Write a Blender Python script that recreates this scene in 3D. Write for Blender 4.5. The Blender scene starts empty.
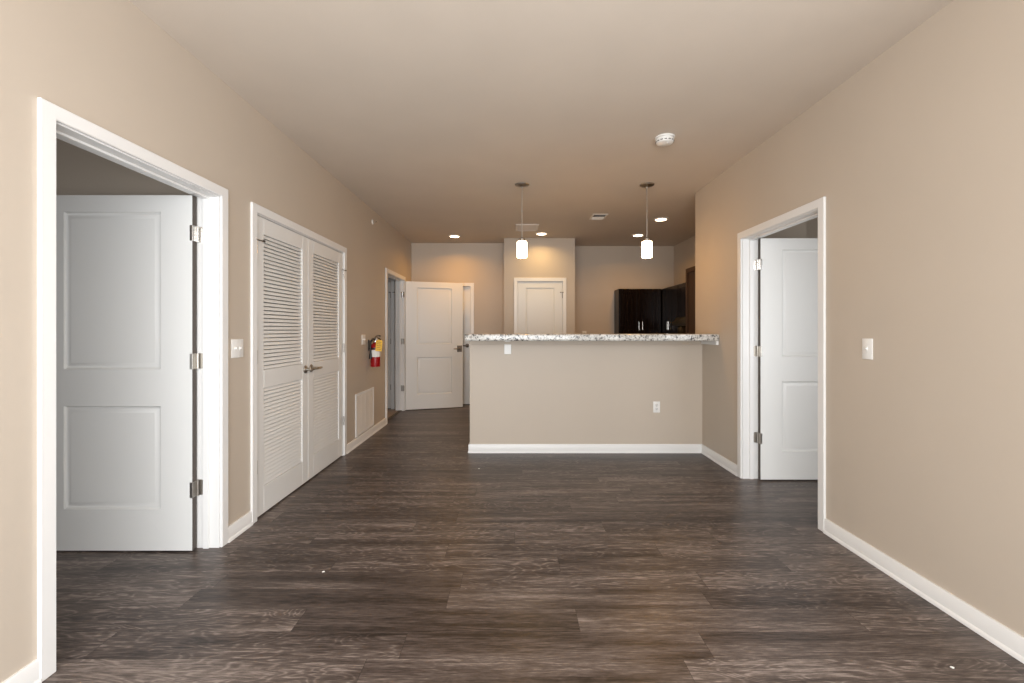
import bpy, bmesh, math, random
from mathutils import Vector, Matrix

PI = math.pi
sc = bpy.context.scene
col = sc.collection
R = math.radians
random.seed(7)

# ------------------------------------------------------------------ camera
F_PX = 440.0
EYE = 1.27
cd = bpy.data.cameras.new('camera')
cam = bpy.data.objects.new('camera', cd)
col.objects.link(cam)
cam.location = (0, 0, EYE)
cam.rotation_euler = (R(90), 0, 0)
cd.sensor_fit = 'HORIZONTAL'
cd.sensor_width = 36.0
cd.lens = 36.0 * F_PX / 1024.0
cd.shift_x = -0.5 / 1024.0
cd.shift_y = -11.5 / 1024.0
cd.clip_start = 0.05
cd.clip_end = 100
sc.camera = cam

# ------------------------------------------------------------------ world, lights, exposure
sc.view_settings.view_transform = 'Standard'
sc.view_settings.look = 'None'
sc.view_settings.exposure = 0.0
sc.view_settings.gamma = 1.0
sc.view_settings.use_curve_mapping = False

w = bpy.data.worlds.new('sky')
sc.world = w
w.use_nodes = True
bg = w.node_tree.nodes['Background']
bg.inputs[0].default_value = (0.75, 0.86, 1.0, 1)
bg.inputs[1].default_value = 1.2


def area(name, loc, rot, sx, sy, power, color, shape='RECTANGLE', spread=180):
    l = bpy.data.lights.new(name, 'AREA')
    l.shape = shape
    l.size = sx
    l.size_y = sy
    l.energy = power
    l.color = color
    l.spread = R(spread)
    o = bpy.data.objects.new(name, l)
    o.location = loc
    o.rotation_euler = rot
    col.objects.link(o)
    return o


FACADE = -0.9          # the outside wall behind the camera, with the windows
DAY = (0.96, 0.98, 1.0)
area('daylight_living_window', (-0.20, FACADE + 0.03, 1.32), (R(90), 0, 0), 2.7, 2.15, 158, DAY)
area('added_fill_side', (1.965 - 0.03, 0.15, 1.40), (0, R(90), 0), 1.7, 1.5, 42, DAY)  # added fill lamp, brightens the left wall and the open left door
area('added_fill_left_room', (-3.2, FACADE + 0.03, 1.35), (R(90), 0, 0), 1.5, 1.3, 13, DAY)  # added fill lamp, brightens the open slab in the left room
area('added_fill_right_room', (3.2, 1.28, 1.35), (R(90), 0, 0), 1.5, 1.3, 22, DAY)  # added fill lamp, brightens the open slab in the right room
WARM = (1.0, 0.47, 0.06)
WARM_PANTRY = (1.0, 0.66, 0.26)
DOWN_W = (7.2, 5.2, 7.0, 5.5)      # hall, pantry, the two kitchen downlights
PENDANT_STRENGTH = 9.0
PENDANT_W = 5.0

# ------------------------------------------------------------------ materials


def new_mat(name):
    m = bpy.data.materials.new(name)
    m.use_nodes = True
    nt = m.node_tree
    b = nt.nodes['Principled BSDF']
    return m, nt, b


def N(nt, kind, **kw):
    n = nt.nodes.new(kind)
    for k, v in kw.items():
        setattr(n, k, v)
    return n


def L(nt, a, b):
    nt.links.new(a, b)


def math_n(nt, op, a, b=None, c=None):
    n = nt.nodes.new('ShaderNodeMath')
    n.operation = op
    for i, v in enumerate((a, b, c)):
        if v is None:
            continue
        if isinstance(v, (int, float)):
            n.inputs[i].default_value = v
        else:
            nt.links.new(v, n.inputs[i])
    return n.outputs[0]


def ramp(nt, fac, stops):
    n = nt.nodes.new('ShaderNodeValToRGB')
    cr = n.color_ramp
    while len(cr.elements) < len(stops):
        cr.elements.new(0.5)
    for e, (p, c) in zip(cr.elements, stops):
        e.position = p
        e.color = (*c, 1)
    nt.links.new(fac, n.inputs[0])
    return n.outputs[0]


def paint(name, rgb, rough=0.55, bump=0.0, scale=300, vary=0.0, spec=0.4):
    m, nt, b = new_mat(name)
    b.inputs['Base Color'].default_value = (*rgb, 1)
    b.inputs['Roughness'].default_value = rough
    b.inputs['Specular IOR Level'].default_value = spec
    tc = N(nt, 'ShaderNodeTexCoord')
    if bump:
        nz = N(nt, 'ShaderNodeTexNoise')
        nz.inputs['Scale'].default_value = scale
        nz.inputs['Detail'].default_value = 3
        L(nt, tc.outputs['Object'], nz.inputs['Vector'])
        bp = N(nt, 'ShaderNodeBump')
        bp.inputs['Strength'].default_value = bump
        bp.inputs['Distance'].default_value = 0.002
        L(nt, nz.outputs['Fac'], bp.inputs['Height'])
        L(nt, bp.outputs[0], b.inputs['Normal'])
    if vary:
        n2 = N(nt, 'ShaderNodeTexNoise')
        n2.inputs['Scale'].default_value = 2.5
        n2.inputs['Detail'].default_value = 4
        L(nt, tc.outputs['Object'], n2.inputs['Vector'])
        c = ramp(nt, n2.outputs['Fac'], [(0.3, tuple(x * (1 - vary) for x in rgb)), (0.7, tuple(min(1, x * (1 + vary)) for x in rgb))])
        L(nt, c, b.inputs['Base Color'])
    return m


def metal(name, rgb, rough=0.3):
    m, nt, b = new_mat(name)
    b.inputs['Base Color'].default_value = (*rgb, 1)
    b.inputs['Metallic'].default_value = 1.0
    b.inputs['Roughness'].default_value = rough
    return m


def glow(name, rgb, strength):
    m, nt, b = new_mat(name)
    b.inputs['Base Color'].default_value = (0.9, 0.88, 0.84, 1)
    b.inputs['Emission Color'].default_value = (*rgb, 1)
    b.inputs['Emission Strength'].default_value = strength
    return m


def floor_mat():
    m, nt, b = new_mat('plank_floor')
    PW, PL = 0.1525, 1.22
    tc = N(nt, 'ShaderNodeTexCoord')
    sp = N(nt, 'ShaderNodeSeparateXYZ')
    L(nt, tc.outputs['Object'], sp.inputs[0])
    x, y = sp.outputs[0], math_n(nt, 'ADD', sp.outputs[1], 50.0)
    yr = math_n(nt, 'DIVIDE', y, PW)
    row = math_n(nt, 'FLOOR', yr)
    wn = N(nt, 'ShaderNodeTexWhiteNoise', noise_dimensions='1D')
    L(nt, row, wn.inputs['W'])
    xs = math_n(nt, 'ADD', math_n(nt, 'ADD', x, 50.0), math_n(nt, 'MULTIPLY', wn.outputs['Value'], PL * 3))
    xr = math_n(nt, 'DIVIDE', xs, PL)
    colm = math_n(nt, 'FLOOR', xr)
    cv = N(nt, 'ShaderNodeCombineXYZ')
    L(nt, row, cv.inputs[0])
    L(nt, colm, cv.inputs[1])
    w2 = N(nt, 'ShaderNodeTexWhiteNoise', noise_dimensions='2D')
    L(nt, cv.outputs[0], w2.inputs['Vector'])
    pid = w2.outputs['Value']
    spc = N(nt, 'ShaderNodeSeparateColor')
    L(nt, w2.outputs['Color'], spc.inputs[0])

    def coords(sx, sy, k):
        c = N(nt, 'ShaderNodeCombineXYZ')
        L(nt, math_n(nt, 'MULTIPLY_ADD', x, sx, math_n(nt, 'MULTIPLY', pid, 37.0)), c.inputs[0])
        L(nt, math_n(nt, 'MULTIPLY', y, sy), c.inputs[1])
        L(nt, math_n(nt, 'MULTIPLY', spc.outputs[0], k), c.inputs[2])
        return c.outputs[0]

    def noise(vec, detail=4, rough=0.55, dist=0.0):
        n = N(nt, 'ShaderNodeTexNoise')
        n.inputs['Scale'].default_value = 1.0
        n.inputs['Detail'].default_value = detail
        n.inputs['Roughness'].default_value = rough
        n.inputs['Distortion'].default_value = dist
        L(nt, vec, n.inputs['Vector'])
        return n.outputs['Fac']
    fine = noise(coords(11.0, 140.0, 9), 5, 0.75)
    mid = noise(coords(1.6, 26.0, 7), 5, 0.6, 0.3)
    broad = noise(coords(0.9, 9.0, 5), 2, 0.5)
    # cathedral grain: contour lines of a stretched noise, on part of the planks
    cn = noise(coords(2.4, 10.0, 13), 2.0, 0.45, 0.5)
    wv = math_n(nt, 'SINE', math_n(nt, 'MULTIPLY', cn, 95.0))
    wv = math_n(nt, 'POWER', math_n(nt, 'MULTIPLY_ADD', wv, 0.5, 0.5), 3.0)
    cm = N(nt, 'ShaderNodeMapRange')
    cm.inputs[1].default_value = 0.20
    cm.inputs[2].default_value = 0.60
    L(nt, spc.outputs[1], cm.inputs[0])
    fg = math_n(nt, 'MULTIPLY_ADD', fine, 1.2, -0.1)
    wv = math_n(nt, 'MULTIPLY', math_n(nt, 'MULTIPLY', wv, cm.outputs[0]), fg)
    def cen(v, g):
        return math_n(nt, 'MULTIPLY', math_n(nt, 'SUBTRACT', v, 0.5), g)
    t = math_n(nt, 'ADD', cen(mid, 1.0), cen(fine, 1.5))
    t = math_n(nt, 'ADD', t, cen(broad, 0.8))
    t = math_n(nt, 'ADD', t, cen(pid, 0.16))
    t = math_n(nt, 'MULTIPLY_ADD', wv, 0.45, t)
    t = math_n(nt, 'ADD', t, 0.44)
    c = ramp(nt, t, [(0.08, (0.020, 0.014, 0.011)), (0.36, (0.060, 0.044, 0.037)), (0.60, (0.112, 0.086, 0.073)), (0.95, (0.27, 0.22, 0.19))])
    # seams
    fy = math_n(nt, 'FRACT', yr)
    fx = math_n(nt, 'FRACT', xr)
    sy = math_n(nt, 'LESS_THAN', fy, 0.014)
    sx = math_n(nt, 'LESS_THAN', fx, 0.0016)
    seam = math_n(nt, 'MAXIMUM', sy, sx)
    mx = N(nt, 'ShaderNodeMix', data_type='RGBA')
    L(nt, math_n(nt, 'MULTIPLY', seam, 0.7), mx.inputs[0])
    L(nt, c, mx.inputs[6])
    mx.inputs[7].default_value = (0.012, 0.009, 0.008, 1)
    L(nt, mx.outputs[2], b.inputs['Base Color'])
    L(nt, math_n(nt, 'MULTIPLY_ADD', mid, 0.16, 0.30), b.inputs['Roughness'])
    b.inputs['Specular IOR Level'].default_value = 0.42
    hgt = math_n(nt, 'SUBTRACT', math_n(nt, 'MULTIPLY', fine, 0.6), seam)
    bp = N(nt, 'ShaderNodeBump')
    bp.inputs['Strength'].default_value = 0.25
    bp.inputs['Distance'].default_value = 0.001
    L(nt, hgt, bp.inputs['Height'])
    L(nt, bp.outputs[0], b.inputs['Normal'])
    return m


def granite_mat():
    m, nt, b = new_mat('granite')
    tc = N(nt, 'ShaderNodeTexCoord')
    n1 = N(nt, 'ShaderNodeTexNoise')
    n1.inputs['Scale'].default_value = 30
    n1.inputs['Detail'].default_value = 5
    n1.inputs['Roughness'].default_value = 0.65
    n1.inputs['Distortion'].default_value = 0.6
    L(nt, tc.outputs['Object'], n1.inputs['Vector'])
    v = N(nt, 'ShaderNodeTexVoronoi')
    v.inputs['Scale'].default_value = 60
    L(nt, tc.outputs['Object'], v.inputs['Vector'])
    t = math_n(nt, 'MULTIPLY_ADD', v.outputs['Distance'], 0.22, n1.outputs['Fac'])
    c = ramp(nt, t, [(0.44, (0.02, 0.02, 0.022)), (0.50, (0.20, 0.19, 0.18)), (0.57, (0.50, 0.48, 0.44)), (0.74, (0.70, 0.69, 0.65))])
    L(nt, c, b.inputs['Base Color'])
    b.inputs['Roughness'].default_value = 0.12
    return m


def wood_dark(name, a, c2, rough):
    m, nt, b = new_mat(name)
    tc = N(nt, 'ShaderNodeTexCoord')
    mp = N(nt, 'ShaderNodeMapping')
    mp.inputs['Scale'].default_value = (40, 40, 2.5)
    L(nt, tc.outputs['Object'], mp.inputs[0])
    n1 = N(nt, 'ShaderNodeTexNoise')
    n1.inputs['Scale'].default_value = 1
    n1.inputs['Detail'].default_value = 4
    L(nt, mp.outputs[0], n1.inputs['Vector'])
    c = ramp(nt, n1.outputs['Fac'], [(0.3, a), (0.7, c2)])
    L(nt, c, b.inputs['Base Color'])
    b.inputs['Roughness'].default_value = rough
    b.inputs['Specular IOR Level'].default_value = 0.16
    return m


def tile_mat():
    m, nt, b = new_mat('tan_tile')
    tc = N(nt, 'ShaderNodeTexCoord')
    br = N(nt, 'ShaderNodeTexBrick')
    br.offset = 0
    br.inputs['Scale'].default_value = 1.0
    br.inputs['Brick Width'].default_value = 0.3
    br.inputs['Row Height'].default_value = 0.3
    br.inputs['Mortar Size'].default_value = 0.004
    br.inputs['Color1'].default_value = (0.30, 0.22, 0.15, 1)
    br.inputs['Color2'].default_value = (0.26, 0.19, 0.13, 1)
    br.inputs['Mortar'].default_value = (0.16, 0.12, 0.09, 1)
    L(nt, tc.outputs['Object'], br.inputs['Vector'])
    L(nt, br.outputs['Color'], b.inputs['Base Color'])
    b.inputs['Roughness'].default_value = 0.4
    return m


M = dict(
    wall=paint('taupe_wall_paint', (0.53, 0.452, 0.368), 0.5, 0.12, 260, 0.012),
    ceil=paint('ceiling_paint', (0.63, 0.55, 0.465), 0.7, 0.35, 160, 0.02, 0.25),
    trim=paint('white_trim_paint', (0.80, 0.785, 0.76), 0.3, 0.03, 80),
    door=paint('white_door_paint', (0.76, 0.75, 0.72), 0.36, 0.04, 120),
    plate=paint('white_plastic', (0.82, 0.80, 0.76), 0.35),
    grille=paint('enamelled_grille', (0.74, 0.70, 0.65), 0.4),
    floor=floor_mat(),
    granite=granite_mat(),
    espresso=wood_dark('espresso_wood', (0.004, 0.0024, 0.0018), (0.009, 0.0052, 0.0036), 0.22),
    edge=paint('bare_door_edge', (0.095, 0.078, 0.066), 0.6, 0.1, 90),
    walnut=wood_dark('brown_wood', (0.040, 0.021, 0.012), (0.055, 0.030, 0.018), 0.4),
    tile=tile_mat(),
    nickel=metal('brushed_nickel', (0.42, 0.39, 0.35), 0.34),
    chrome=metal('bright_nickel', (0.70, 0.68, 0.65), 0.2),
    darkmetal=metal('dark_nickel', (0.20, 0.175, 0.15), 0.35),
    steel=metal('satin_steel', (0.62, 0.60, 0.57), 0.3),
    black=paint('black_plastic', (0.012, 0.012, 0.012), 0.4),
    duct_shade=paint('painted_duct_shade', (0.02, 0.018, 0.016), 0.9),
    rubber=paint('grey_rubber', (0.10, 0.095, 0.09), 0.7),
    red=paint('red_enamel', (0.30, 0.006, 0.008), 0.25),
    yellow=paint('yellow_card', (0.78, 0.46, 0.045), 0.6),
    white=paint('white_label', (0.72, 0.70, 0.66), 0.5),
    paper=paint('white_paper', (0.85, 0.84, 0.80), 0.8),
    glass=glow('lit_frosted_glass', (1.0, 0.70, 0.40), PENDANT_STRENGTH),
    lens=glow('lit_lens', (1.0, 0.80, 0.55), 9.0),
    hoodlamp=glow('lit_hood_lamp', (1.0, 0.62, 0.28), 6.0),
)

# ------------------------------------------------------------------ mesh helpers


def BM():
    return bmesh.new()


def box(bm, a, b, bevel=0.0, mtx=None, seg=1):
    a, b = Vector(a), Vector(b)
    lo = Vector((min(a.x, b.x), min(a.y, b.y), min(a.z, b.z)))
    hi = Vector((max(a.x, b.x), max(a.y, b.y), max(a.z, b.z)))
    s = hi - lo
    r = bmesh.ops.create_cube(bm, size=1.0, matrix=Matrix.Translation((lo + hi) / 2) @ Matrix.Diagonal((s.x, s.y, s.z, 1)))
    vs = r['verts']
    if bevel:
        es = list({e for v in vs for e in v.link_edges})
        rr = bmesh.ops.bevel(bm, geom=es, offset=min(bevel, min(s) * 0.45), segments=seg, profile=0.5, affect='EDGES')
        vs = list({v for f in rr['faces'] for v in f.verts} | {v for v in vs if v.is_valid})
    if mtx is not None:
        bmesh.ops.transform(bm, matrix=mtx, verts=vs)
    return vs


def frame_axes(d):
    d = d.normalized()
    u = d.orthogonal().normalized()
    return u, d.cross(u).normalized()


def tube(bm, pts, rad, n=12, caps=True, flat=None):
    """a swept round (or flattened) bar along pts; rad is a number or one per point"""
    pts = [Vector(p) for p in pts]
    rs = rad if isinstance(rad, (list, tuple)) else [rad] * len(pts)
    rings = []
    u = None
    for i, p in enumerate(pts):
        d = (pts[min(i + 1, len(pts) - 1)] - pts[max(i - 1, 0)]).normalized()
        if u is None:
            u, v = frame_axes(d)
        else:
            u = (u - d * u.dot(d)).normalized()
            v = d.cross(u).normalized()
        ring = []
        for k in range(n):
            a = 2 * PI * k / n
            ring.append(bm.verts.new(p + u * math.cos(a) * rs[i] + v * math.sin(a) * rs[i] * (flat or 1)))
        rings.append(ring)
    for r0, r1 in zip(rings, rings[1:]):
        for k in range(n):
            bm.faces.new((r0[k], r0[(k + 1) % n], r1[(k + 1) % n], r1[k]))
    if caps:
        bm.faces.new(list(reversed(rings[0])))
        bm.faces.new(rings[-1])


def lathe(bm, prof, origin, axis=(0, 0, 1), n=32):
    """prof: list of (radius, height along axis)"""
    o, ax = Vector(origin), Vector(axis).normalized()
    u, v = frame_axes(ax)
    rings = []
    for r, h in prof:
        if r < 1e-6:
            rings.append([bm.verts.new(o + ax * h)])
        else:
            rings.append([bm.verts.new(o + ax * h + (u * math.cos(2 * PI * k / n) + v * math.sin(2 * PI * k / n)) * r) for k in range(n)])
    for a, b in zip(rings, rings[1:]):
        for k in range(n):
            k2 = (k + 1) % n
            if len(a) == 1 and len(b) == 1:
                continue
            if len(a) == 1:
                bm.faces.new((a[0], b[k2], b[k]))
            elif len(b) == 1:
                bm.faces.new((a[k], a[k2], b[0]))
            else:
                bm.faces.new((a[k], a[k2], b[k2], b[k]))


def prism(bm, poly, mtx, depth, bevel=0.0):
    """poly in local XZ, extruded along local +Y by depth, then mtx"""
    vs = [bm.verts.new((p[0], 0, p[1])) for p in poly]
    f = bm.faces.new(vs)
    r = bmesh.ops.extrude_face_region(bm, geom=[f])
    nv = [g for g in r['geom'] if isinstance(g, bmesh.types.BMVert)]
    bmesh.ops.translate(bm, vec=(0, depth, 0), verts=nv)
    allv = vs + nv
    if bevel:
        es = list({e for v in allv for e in v.link_edges})
        rr = bmesh.ops.bevel(bm, geom=es, offset=bevel, segments=1, affect='EDGES')
        allv = list({v for f in rr['faces'] for v in f.verts} | {v for v in allv if v.is_valid})
    bmesh.ops.transform(bm, matrix=mtx, verts=allv)


MW = {}


def obj(name, bm, mat, parent=None, smooth=35, label=None):
    """link the world-space bmesh as ONE mesh object (moved into its root's space when it has a parent)"""
    bmesh.ops.recalc_face_normals(bm, faces=bm.faces[:])
    root = parent
    while root is not None and root.parent is not None:
        root = root.parent
    if root is not None and root.name in MW:
        bmesh.ops.transform(bm, matrix=MW[root.name].inverted(), verts=bm.verts[:])
    me = bpy.data.meshes.new(name)
    bm.to_mesh(me)
    bm.free()
    for m in (mat if isinstance(mat, (list, tuple)) else [mat]):
        me.materials.append(m)
    for p in me.polygons:
        p.use_smooth = True
    me.set_sharp_from_angle(angle=R(smooth))
    o = bpy.data.objects.new(name, me)
    col.objects.link(o)
    o.parent = parent
    if label:
        o['label'] = label
    return o


def tag(o, label=None, cat=None, group=None, kind=None):
    if label:
        o['label'] = label
    if cat:
        o['category'] = cat
    if group:
        o['group'] = group
    if kind:
        o['kind'] = kind
    return o


def thing(name, loc, rz=0.0, label=None, cat=None, group=None, kind=None):
    o = bpy.data.objects.new(name, None)
    o.empty_display_size = 0.1
    o.location = loc
    o.rotation_euler = (0, 0, rz)
    col.objects.link(o)
    MW[o.name] = Matrix.Translation(loc) @ Matrix.Rotation(rz, 4, 'Z')
    return tag(o, label, cat, group, kind)


def struct(name, bm, mat, label, cat):
    return tag(obj(name, bm, mat), label, cat, kind='structure')


def dup(root, loc, label, group=None):
    r = root.copy()
    col.objects.link(r)
    r.location = loc
    r['label'] = label
    for ch in list(root.children):
        c = ch.copy()
        col.objects.link(c)
        c.parent = r
        for g in list(ch.children):
            d = g.copy()
            col.objects.link(d)
            d.parent = c
    return r


# ------------------------------------------------------------------ the setting: key planes
H = 2.74
XL, XR = -1.71, 1.965        # room faces of the side walls
T = 0.13                     # wall thickness
YF = 7.45                    # far wall, hall side
YK = 7.72                    # far wall, kitchen side
XK = 2.83                    # kitchen right wall
Y_TURN = 4.73                # where the right wall ends
BAR_Y0, BAR_Y1, BAR_X0 = 4.556, 4.69, -0.442
BAR_TOP = 1.166
XLO, XRO = -5.2, 5.4         # outer ends of the side rooms
DH = 2.045                   # door opening height
JT = 0.019
CW, CT = 0.057, 0.016        # casing width and thickness


def centre(near, far):
    return (near + far) / 2, (far - near) - 2 * (CW + 0.005)


D1 = centre(1.5795, 2.6255)
D2 = centre(2.867, 4.504)
D3 = centre(5.916, 6.973)
D6 = centre(2.755, 3.817)


def wall_y(bm, x0, x1, y0, y1, opens, z1=H):
    """wall running along Y with openings (centre, width, height[, sill])"""
    cur = y0
    for o in sorted(opens):
        c, wd, h = o[:3]
        a, b = c - wd / 2 - JT, c + wd / 2 + JT
        box(bm, (x0, cur, 0), (x1, a, z1))
        box(bm, (x0, a, h + JT), (x1, b, z1))
        if len(o) > 3:
            box(bm, (x0, a, 0), (x1, b, o[3]))
        cur = b
    box(bm, (x0, cur, 0), (x1, y1, z1))


def wall_x(bm, y0, y1, x0, x1, opens, z1=H):
    cur = x0
    for o in sorted(opens):
        c, wd, h = o[:3]
        a, b = c - wd / 2 - JT, c + wd / 2 + JT
        box(bm, (cur, y0, 0), (a, y1, z1))
        box(bm, (a, y0, h + JT), (b, y1, z1))
        if len(o) > 3:
            box(bm, (a, y0, 0), (b, y1, o[3]))
        cur = b
    box(bm, (cur, y0, 0), (x1, y1, z1))


# floor
bm = BM()
box(bm, (XLO, FACADE - 0.15, -0.06), (XRO, YK + 0.15, 0.0))
struct('floor', bm, M['floor'], 'dark brown wood plank floor running across the whole flat', 'floor')
# tile floor of the small room behind the hall door
bm = BM()
box(bm, (-3.4, 4.7, 0.0), (XL - 0.075, 7.05, 0.006))
struct('floor_bathroom', bm, M['tile'], 'tan tile floor seen through the narrow doorway at the end of the hall', 'floor')
bm = BM()
box(bm, (XL - 0.075, D3[0] - D3[1] / 2, 0.0), (XL - 0.03, D3[0] + D3[1] / 2, 0.009), 0.003)
struct('trim_threshold', bm, M['rubber'], 'dark transition strip between plank floor and tan tile', 'floor trim')
# ceiling
bm = BM()
box(bm, (XLO, FACADE - 0.15, H), (XRO, YK + 0.15, H + 0.1))
struct('ceiling', bm, M['ceil'], 'flat beige ceiling above the whole room', 'ceiling')

# left wall
bm = BM()
wall_y(bm, XL - T, XL, FACADE, YF, [(D1[0], D1[1], DH), (D2[0], D2[1], DH), (D3[0], D3[1], DH)])
struct('wall_left', bm, M['wall'], 'long taupe wall on the left with three doorways', 'wall')
# right wall
bm = BM()
wall_y(bm, XR, XR + T, FACADE, Y_TURN, [(0.15, 1.55, 2.28, 0.52), (D6[0], D6[1], DH)])
struct('wall_right', bm, M['wall'], 'taupe wall on the right with one doorway and a light switch', 'wall')
# far walls
E_X1 = -0.652                         # entry door casing, right outer edge
E_W = 0.915
E_C = E_X1 - CW - 0.005 - E_W / 2
E_H = 2.005
bm = BM()
wall_x(bm, YF, YF + 0.15, XL - T, -0.136 + 0.02, [(E_C, E_W, E_H)])
struct('wall_far', bm, M['wall'], 'taupe wall at the end of the hall behind the open white door', 'wall')
P_X0, P_X1, P_Y = -0.136, 1.0, 7.05
P_C, P_W = centre(0.024, 0.862)
bm = BM()
wall_x(bm, P_Y, P_Y + 0.12, P_X0, P_X1, [(P_C, P_W, DH)])
box(bm, (P_X0, P_Y + 0.12, 0), (P_X0 + 0.1, YF + 0.1, H))
box(bm, (P_X1 - 0.1, P_Y + 0.12, 0), (P_X1, YK + 0.1, H))
box(bm, (P_X0 + 0.1, YK - 0.06, 0), (P_X1 - 0.1, YK, H))
struct('wall_pantry', bm, M['wall'], 'taupe pantry block standing forward in the middle of the far wall', 'wall')
bm = BM()
box(bm, (P_X1 - 0.02, YK, 0), (XK + T, YK + 0.12, H))
struct('wall_kitchen_far', bm, M['wall'], 'taupe kitchen wall above the dark cabinets at the far right', 'wall')
bm = BM()
box(bm, (XK, Y_TURN, 0), (XK + T, YK, H))
struct('wall_kitchen_right', bm, M['wall'], 'taupe side wall of the kitchen above the right run of cabinets', 'wall')
# bar wall
bm = BM()
box(bm, (BAR_X0, BAR_Y0, 0), (XR + 0.01, BAR_Y1, BAR_TOP))
struct('wall_bar', bm, M['wall'], 'low taupe wall carrying the granite bar top', 'wall')
# walls behind the camera and of the side rooms
WINS = [(0.13, 3.3, 2.42, 0.22), (-3.2, 1.6, 2.05, 0.65)]  # second opening is an added window, made for the left room fill
bm = BM()
wall_x(bm, FACADE - 0.15, FACADE, XLO, XR + T, WINS)
struct('wall_window_side', bm, M['wall'], 'outside wall with the windows, behind the viewer', 'wall')
bm = BM()
box(bm, (XLO - 0.1, FACADE - 0.15, 0), (XLO, 2.95, H))
box(bm, (XLO, 2.82, 0), (XL - T, 2.95, H))
struct('wall_left_room', bm, M['wall'], 'shaded taupe wall seen above the open door on the left', 'wall')
bm = BM()
box(bm, (XL - T - 0.75, 2.95, 0), (XL - T - 0.65, 4.5, H))
box(bm, (XL - T - 0.75, 4.5, 0), (XL - T, 4.6, H))
struct('wall_closet', bm, M['wall'], 'back wall inside the closet behind the louvred doors', 'wall')
bm = BM()
box(bm, (-3.5, 4.6, 0), (-3.4, 7.3, H))
box(bm, (-3.4, 4.6, 0), (XL - T, 4.7, H))
box(bm, (-3.4, 7.17, 0), (XL - T, 7.3, H))  # unseen backing added close behind the inner door to keep sky light out
bw_c, bw_w = -2.36, 0.82
wall_x(bm, 7.05, 7.15, -3.5, XL - T, [(bw_c, bw_w, DH)])
struct('wall_bathroom', bm, M['wall'], 'wall inside the small room beyond the hall doorway', 'wall')
bm = BM()
box(bm, (XRO, 1.1, 0), (XRO + 0.1, 5.4, H))
wall_x(bm, 1.1, 1.25, XR + T, XRO, [(3.2, 1.6, 2.05, 0.65)])
box(bm, (XR + T, Y_TURN - 0.12, 0), (3.08, Y_TURN, H))
box(bm, (3.0, Y_TURN, 0), (3.08, 5.4, H))
box(bm, (3.0, 5.3, 0), (XRO, 5.4, H))
struct('wall_right_room', bm, M['wall'], 'shaded wall seen above the open door on the right', 'wall')

for i, (c, wd, z1, z0) in enumerate(WINS):
    bm = BM()
    a, b = c - wd / 2, c + wd / 2
    y0, y1 = FACADE - 0.11, FACADE - 0.05
    for q in ((a - JT, a + 0.04), (b - 0.04, b + JT), (c - 0.03, c + 0.03)):
        box(bm, (q[0], y0, z0), (q[1], y1, z1 + JT), 0.003)
    for q in ((z0, z0 + 0.05), (z1 - 0.03, z1 + JT)):
        box(bm, (a, y0, q[0]), (b, y1, q[1]), 0.003)
    struct('window_%d' % (i + 1), bm, M['trim'], ['white framed wide living room window behind the viewer', 'added white framed window of the left room, out of view'][i], 'window')


bm = BM()
for q in ((-0.625 - JT, -0.585), (0.885, 0.925 + JT), (0.125, 0.175)):
    box(bm, (XR + 0.05, q[0], 0.52), (XR + 0.11, q[1], 2.28 + JT), 0.003)
for q in ((0.52, 0.57), (2.25, 2.28 + JT)):
    box(bm, (XR + 0.05, -0.625, q[0]), (XR + 0.11, 0.925, q[1]), 0.003)
struct('window_4', bm, M['trim'], 'added white framed side window beside the viewer, out of view', 'window')  # unseen window added to go with the side fill lamp


bm = BM()
for q in ((2.4 - JT, 2.44), (3.96, 4.0 + JT), (3.17, 3.23)):
    box(bm, (q[0], 1.14, 0.65), (q[1], 1.20, 2.05 + JT), 0.003)
for q in ((0.65, 0.70), (2.02, 2.05 + JT)):
    box(bm, (2.4, 1.14, q[0]), (4.0, 1.20, q[1]), 0.003)
struct('window_3', bm, M['trim'], 'added white framed window of the right room, out of view', 'window')  # unseen window added to go with the right room fill lamp


# baseboards with a shoe strip
def base_run(bm, p, q, nrm):
    """p,q floor points along the wall face, nrm unit vector into the room"""
    p, q, nrm = Vector((*p, 0)), Vector((*q, 0)), Vector((*nrm, 0))
    prof = [(0, 0), (0.024, 0), (0.024, 0.008), (0.020, 0.016), (0.013, 0.020), (0.013, 0.082), (0.009, 0.090), (0, 0.090)]
    prof = [(a * 0.85 if a == 0.024 or a == 0.020 else a, z) for a, z in prof]
    r0 = [bm.verts.new(p + nrm * a + Vector((0, 0, z))) for a, z in prof]
    r1 = [bm.verts.new(q + nrm * a + Vector((0, 0, z))) for a, z in prof]
    n = len(prof)
    for k in range(n):
        bm.faces.new((r0[k], r0[(k + 1) % n], r1[(k + 1) % n], r1[k]))
    bm.faces.new(r0)
    bm.faces.new(list(reversed(r1)))


bm = BM()
for a, b in ((FACADE, 1.5795), (2.6255, 2.867), (4.504, 5.916), (6.973, YF)):
    base_run(bm, (XL, a), (XL, b), (1, 0))
struct('baseboard_left', bm, M['trim'], 'white baseboard along the left wall', 'baseboard')
bm = BM()
for a, b in ((FACADE, 2.755), (3.817, BAR_Y0)):
    base_run(bm, (XR, a), (XR, b), (-1, 0))
struct('baseboard_right', bm, M['trim'], 'white baseboard along the right wall', 'baseboard')
bm = BM()
base_run(bm, (BAR_X0 - 0.012, BAR_Y0), (XR, BAR_Y0), (0, -1))
base_run(bm, (BAR_X0, BAR_Y0 - 0.012), (BAR_X0, BAR_Y1), (-1, 0))
struct('baseboard_bar', bm, M['trim'], 'white baseboard along the foot of the bar', 'baseboard')
bm = BM()
base_run(bm, (E_X1, YF), (P_X0, YF), (0, -1))
struct('baseboard_far', bm, M['trim'], 'white baseboard along the far hall wall', 'baseboard')


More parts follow.
